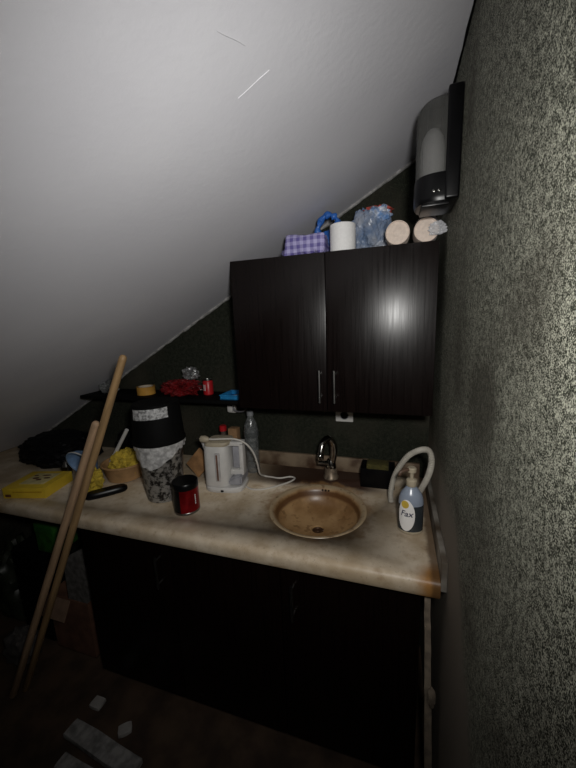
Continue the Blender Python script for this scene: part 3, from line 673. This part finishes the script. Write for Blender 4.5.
# ---------------------------------------------------------------- left end of the worktop
yb = thing('yellow_box', 'flat yellow carton with brown printed marks at the low end of the worktop', 'carton', (-1.628, -0.488, CT + .0005), math.radians(14))
obj('carton', box(-.095, .095, -.082, .082, 0, .046, .0015), M_YELLOW, yb)
obj('panel', box(-.052, .060, -.045, .060, .0455, .0466, .0003), mat('pale_yellow', (0.72, 0.62, 0.30), 0.5), yb)
for (x, y, r1, r2) in ((-.02, .01, .014, .009), (.004, -.004, .012, .008), (.03, .012, .015, .007), (-.038, .036, .010, .006), (.01, .038, .022, .006)):
    obj('print_mark', xform(lathe([(1, 0), (1, .0006)], 14, sx=r1, sy=r2), Matrix.Translation((x, y, .0465))), M_BROWNPRINT, yb)
obj('print_stamp', box(-.085, -.060, -.0826, -.0815, .006, .018), M_BROWNPRINT, yb)
obj('side_stripe', box(-.05, .08, -.0824, -.0815, .026, .031), mat('amber_print', (0.55, 0.32, 0.02), 0.5), yb)
sc_ = thing('metal_clip', 'small shiny metal clip stack beside the yellow carton', 'clip', (-1.640, -0.345, CT + .0005))
obj('cup', lathe([(.018, 0), (.022, .003), (.024, .045), (.021, .045), (.016, .008)], 24), M_CHROME, sc_); obj('knob', lathe([(.0205, .045), (.014, .055), (.010, .066), (.005, .07)], 20), M_CHROME, sc_)
pbw = thing('blue_bowl', 'pale blue plastic bowl tipped on its side behind the wooden poles', 'bowl', (-1.520, -0.330, CT + .082))
Rb = Matrix.Rotation(math.radians(-68), 4, 'X') @ Matrix.Rotation(math.radians(18), 4, 'Y')
bm = lathe([(.025, 0), (.045, .004), (.068, .03), (.076, .052), (.079, .053), (.079, .056), (.074, .056), (.065, .034), (.042, .008), (.01, .006)], 40)
obj('shell', xform(bm, Matrix.Rotation(math.radians(112), 4, 'X') @ Matrix.Translation((0, 0, -.02))), M_PALEBLUE, pbw)
obj('rim_band', xform(lathe([(.0795, .050), (.081, .053), (.0795, .0565)], 40, False, False), Matrix.Rotation(math.radians(112), 4, 'X') @ Matrix.Translation((0, 0, -.02))), M_WHITEP, pbw)
tb = thing('tan_basin', 'tan plastic bowl filled with yellow cloths, left of the silver bucket', 'bowl', (-1.335, -0.290, CT + .0005))
obj('shell', lathe([(.070, 0), (.078, .003), (.094, .070), (.099, .074), (.096, .078), (.090, .074), (.074, .008), (.02, .006)], 48), M_TAN, tb)
obj('rim', lathe([(.0965, .070), (.1010, .073), (.1010, .078), (.0965, .0795)], 48, False, False), M_TAN, tb)
tag(obj('yellow_cloth', crumple(.070, .066, .062, .30, 2.6, 41, 5), M_YCLOTH, None, (-1.325, -0.288, CT + .010)), 'bunched yellow cloth heaped in the tan bowl', 'cloth')
tag(obj('yellow_rag', crumple(.052, .036, .050, .40, 2.8, 47, 4), M_YCLOTH, None, (-1.385, -0.432, CT + .0005)), 'crumpled yellow rag lying in front of the tan bowl', 'cloth')
tag(obj('white_rod', tube([(-1.395, -0.310, CT + .075), (-1.280, -0.306, 1.108)], .0085, 12), M_WHITEP), 'short white plastic rod sticking up out of the tan bowl', 'rod')
tag(obj('bin_bag', crumple(.21, .155, .088, .22, 2.2, 83, 5), mat('black_bag', (0.004, 0.004, 0.005), 0.55, spec=0.15), None, (-1.840, -0.205, CT + .0005)), 'heaped black bin bag at the low end of the worktop behind the yellow carton', 'bag')
tag(obj('bin_bag', crumple(.110, .060, .095, .22, 2.2, 87, 5), MATS['black_bag'], None, (-1.435, -0.095, CT + .0005)), 'black bin bag standing behind the tan bowl of yellow cloths', 'bag')
kn = thing('black_case', 'slim black case lying on the worktop beside the wooden poles', 'case', (-1.283, -0.455, CT + .0005), math.radians(48))
obj('shell', loft([(0, 0, .074, .020, 0), (0, 0, .080, .024, .006), (0, 0, .080, .024, .018), (0, 0, .070, .018, .026)], e=0.6), M_BLACK, kn)
obj('seam', loft([(0, 0, .0808, .0248, .0115), (0, 0, .0808, .0248, .0130)], e=0.6), M_MATTBLACK, kn)

# ---------------------------------------------------------------- wooden poles
def pole(base, top, r, m, label):
    b_ = Vector(base); t_ = Vector(top); L = (t_ - b_).length; d = (t_ - b_).normalized()
    t = thing('wooden_pole', label, 'pole', base)
    t.rotation_euler = d.to_track_quat('Z', 'Y').to_euler()
    obj('shaft', lathe([(r * .9, 0), (r, .004), (r, L * .4), (r * .97, L * .8), (r * .92, L - .012)], 24), m, t)
    obj('rounded_tip', lathe([(r * .92, L - .0125), (r * .85, L - .005), (r * .6, L), (r * .2, L + .002)], 24), m, t)
pole((-1.668, -0.677, 0.0), (-0.960, -0.600, 1.474), .0132, M_WOOD2, 'long weathered wooden pole leaning on the worktop, the taller of two')
pole((-1.696, -0.712, 0.0), (-1.107, -0.607, 1.247), .0140, M_WOOD, 'paler wooden pole leaning on the worktop, the shorter of two')

# ---------------------------------------------------------------- narrow strip between base cabinet and wall
st = thing('filler_strip', 'narrow pale strip crusted with plaster between base cabinet and wall', 'strip', (-0.018, -0.555, 0.0))
b = bmesh.new(); rows = []
for i in range(40):
    z = 0.816 * i / 39; k = 1 - z / .816; x = -0.013 + 0.024 * k + .0015 * noise.noise(Vector((0, 0, z * 20)))
    w = .0075 + .004 * k + .0015 * noise.noise(Vector((1, 0, z * 25)))
    rows.append([b.verts.new((x + sx * w, y - .085 * k, z)) for sx, y in ((-1, -.012), (1, -.012), (1, .012), (-1, .012))])
for a, c in zip(rows, rows[1:]):
    for j in range(4): b.faces.new((a[j], a[(j + 1) % 4], c[(j + 1) % 4], c[j]))
b.faces.new(rows[0][::-1]); b.faces.new(rows[-1])
obj('lath', b, M_PALEWOOD, st)
obj('plaster_lump', crumple(.011, .010, .034, .35, 3, 61, 3, False), M_PALEWOOD, st, (.006, -.050, .44))

# ---------------------------------------------------------------- clutter under the low end of the worktop
gb = thing('green_carton', 'green carton on a dark crate under the worktop behind the poles', 'carton', (-1.735, -0.390, 0.505))
obj('carton', box(-.045, .075, -.06, .06, 0, .150, .003), M_GREEN, gb); obj('flap', box(-.044, .074, -.0625, -.0605, .105, .148, .0006), mat('dark_green_card', (0.02, 0.12, 0.015), 0.6), gb)
cr = thing('storage_crate', 'dark slatted crate under the worktop carrying the green carton', 'crate', (-1.835, -0.390, 0.0))
for k in range(5): obj('slat', box(-.105, .085, -.085, -.075, .01 + k * .1, .095 + k * .1, .003), M_MATTBLACK, cr); obj('slat', box(-.105, .085, .075, .085, .01 + k * .1, .095 + k * .1, .003), M_MATTBLACK, cr)
for sx in (-.105, .073): obj('end_panel', box(sx, sx + .012, -.075, .075, 0, .505, .002), M_MATTBLACK, cr)
bx = thing('brown_carton', 'open brown cardboard carton beside the base cabinet under the worktop', 'carton', (-1.600, -0.380, 0.0))
bm = box(-.125, .125, -.10, -.095, 0, .30); box(-.125, .125, .095, .10, 0, .30, bm=bm); box(-.125, -.120, -.095, .095, 0, .30, bm=bm); box(.120, .125, -.095, .095, 0, .30, bm=bm); box(-.125, .125, -.1, .1, 0, .004, bm=bm)
obj('carton', bm, mat('reddish_card', (0.16, 0.075, 0.045), 0.8, var=0.4, scale=18), bx)
obj('flap', xform(box(-.12, .02, -.002, .002, 0, .09), Matrix.Translation((0, -.101, .297)) @ Matrix.Rotation(math.radians(150), 4, 'X')), mat('card_flap', (0.24, 0.15, 0.10), 0.8), bx)
pp_ = thing('paper_sheaf', 'sheaf of grey papers sticking up from the brown carton', 'papers', (-1.560, -0.425, 0.006))
for i in range(4):
    b = bmesh.new(); P = [(-.075 + .01 * i, 0, .0), (.080, 0, .0), (.083, 0, .57 - .02 * i), (-.020 + .01 * i, 0, .51 - .02 * i), (-.072 + .01 * i, 0, .44)]
    b.faces.new([b.verts.new((x, y - .03 + .014 * i + .02 * z, z)) for x, y, z in P]); bmesh.ops.solidify(b, geom=b.faces[:], thickness=.002); obj('sheet', b, M_PAPER, pp_)
tag(obj('grey_sack', crumple(.085, .055, .085, .3, 2.6, 71, 4), mat('grey_sack', (0.09, 0.08, 0.075), 0.8, var=0.4, scale=20), None, (-1.815, -0.575, 0.0)), 'slumped grey sack on the floor behind the poles', 'sack')
tag(obj('dark_bag', crumple(.14, .12, .22, .3, 2.4, 75, 4), mat('dark_green_bag', (0.030, 0.036, 0.022), 0.4, var=0.6, scale=14), None, (-2.130, -0.350, 0.0)), 'dark green rubbish bag under the lowest part of the worktop', 'bag')

# ---------------------------------------------------------------- rubble on the floor
def slab(loc, rz, w, d, h, label, name='broken_slab', cat='slab', grp=None, m=M_RUBBLE, seed=1):
    rnd = random.Random(seed); poly = []
    C4 = [(-w, -d), (w, -d), (w, d), (-w, d)]
    for i in range(4):
        a, c = C4[i], C4[(i + 1) % 4]
        for k in range(3): poly.append((a[0] + (c[0] - a[0]) * k / 3 + d * .16 * (rnd.random() - .5), a[1] + (c[1] - a[1]) * k / 3 + d * .16 * (rnd.random() - .5)))
    bm = prism_z(poly, 0, h); bmesh.ops.bevel(bm, geom=bm.edges[:], offset=h * .15, segments=1, affect='EDGES')
    return tag(obj(name, bm, m, None, loc, (0, 0, rz)), label, cat, grp)
slab((-1.155, -0.752, 0), math.radians(-5), .175, .030, .022, 'long broken grey slab on the floor before the base cabinet', seed=3)
slab((-1.150, -0.832, 0), math.radians(-3), .125, .024, .018, 'narrow grey slab piece lying alongside the long broken slab', seed=5)
for i, (x, y, r, lab) in enumerate(((-1.300, -.635, .026, 'pale chip of tile by the cabinet plinth'), (-1.115, -.678, .024, 'pale chip of tile next to the long broken slab'))):
    slab((x, y, 0), i * .7, r, r * .8, .014, lab, 'tile_chip', 'chip', None, mat('tile_chip', (0.42, 0.40, 0.38), 0.7), 11 + i)
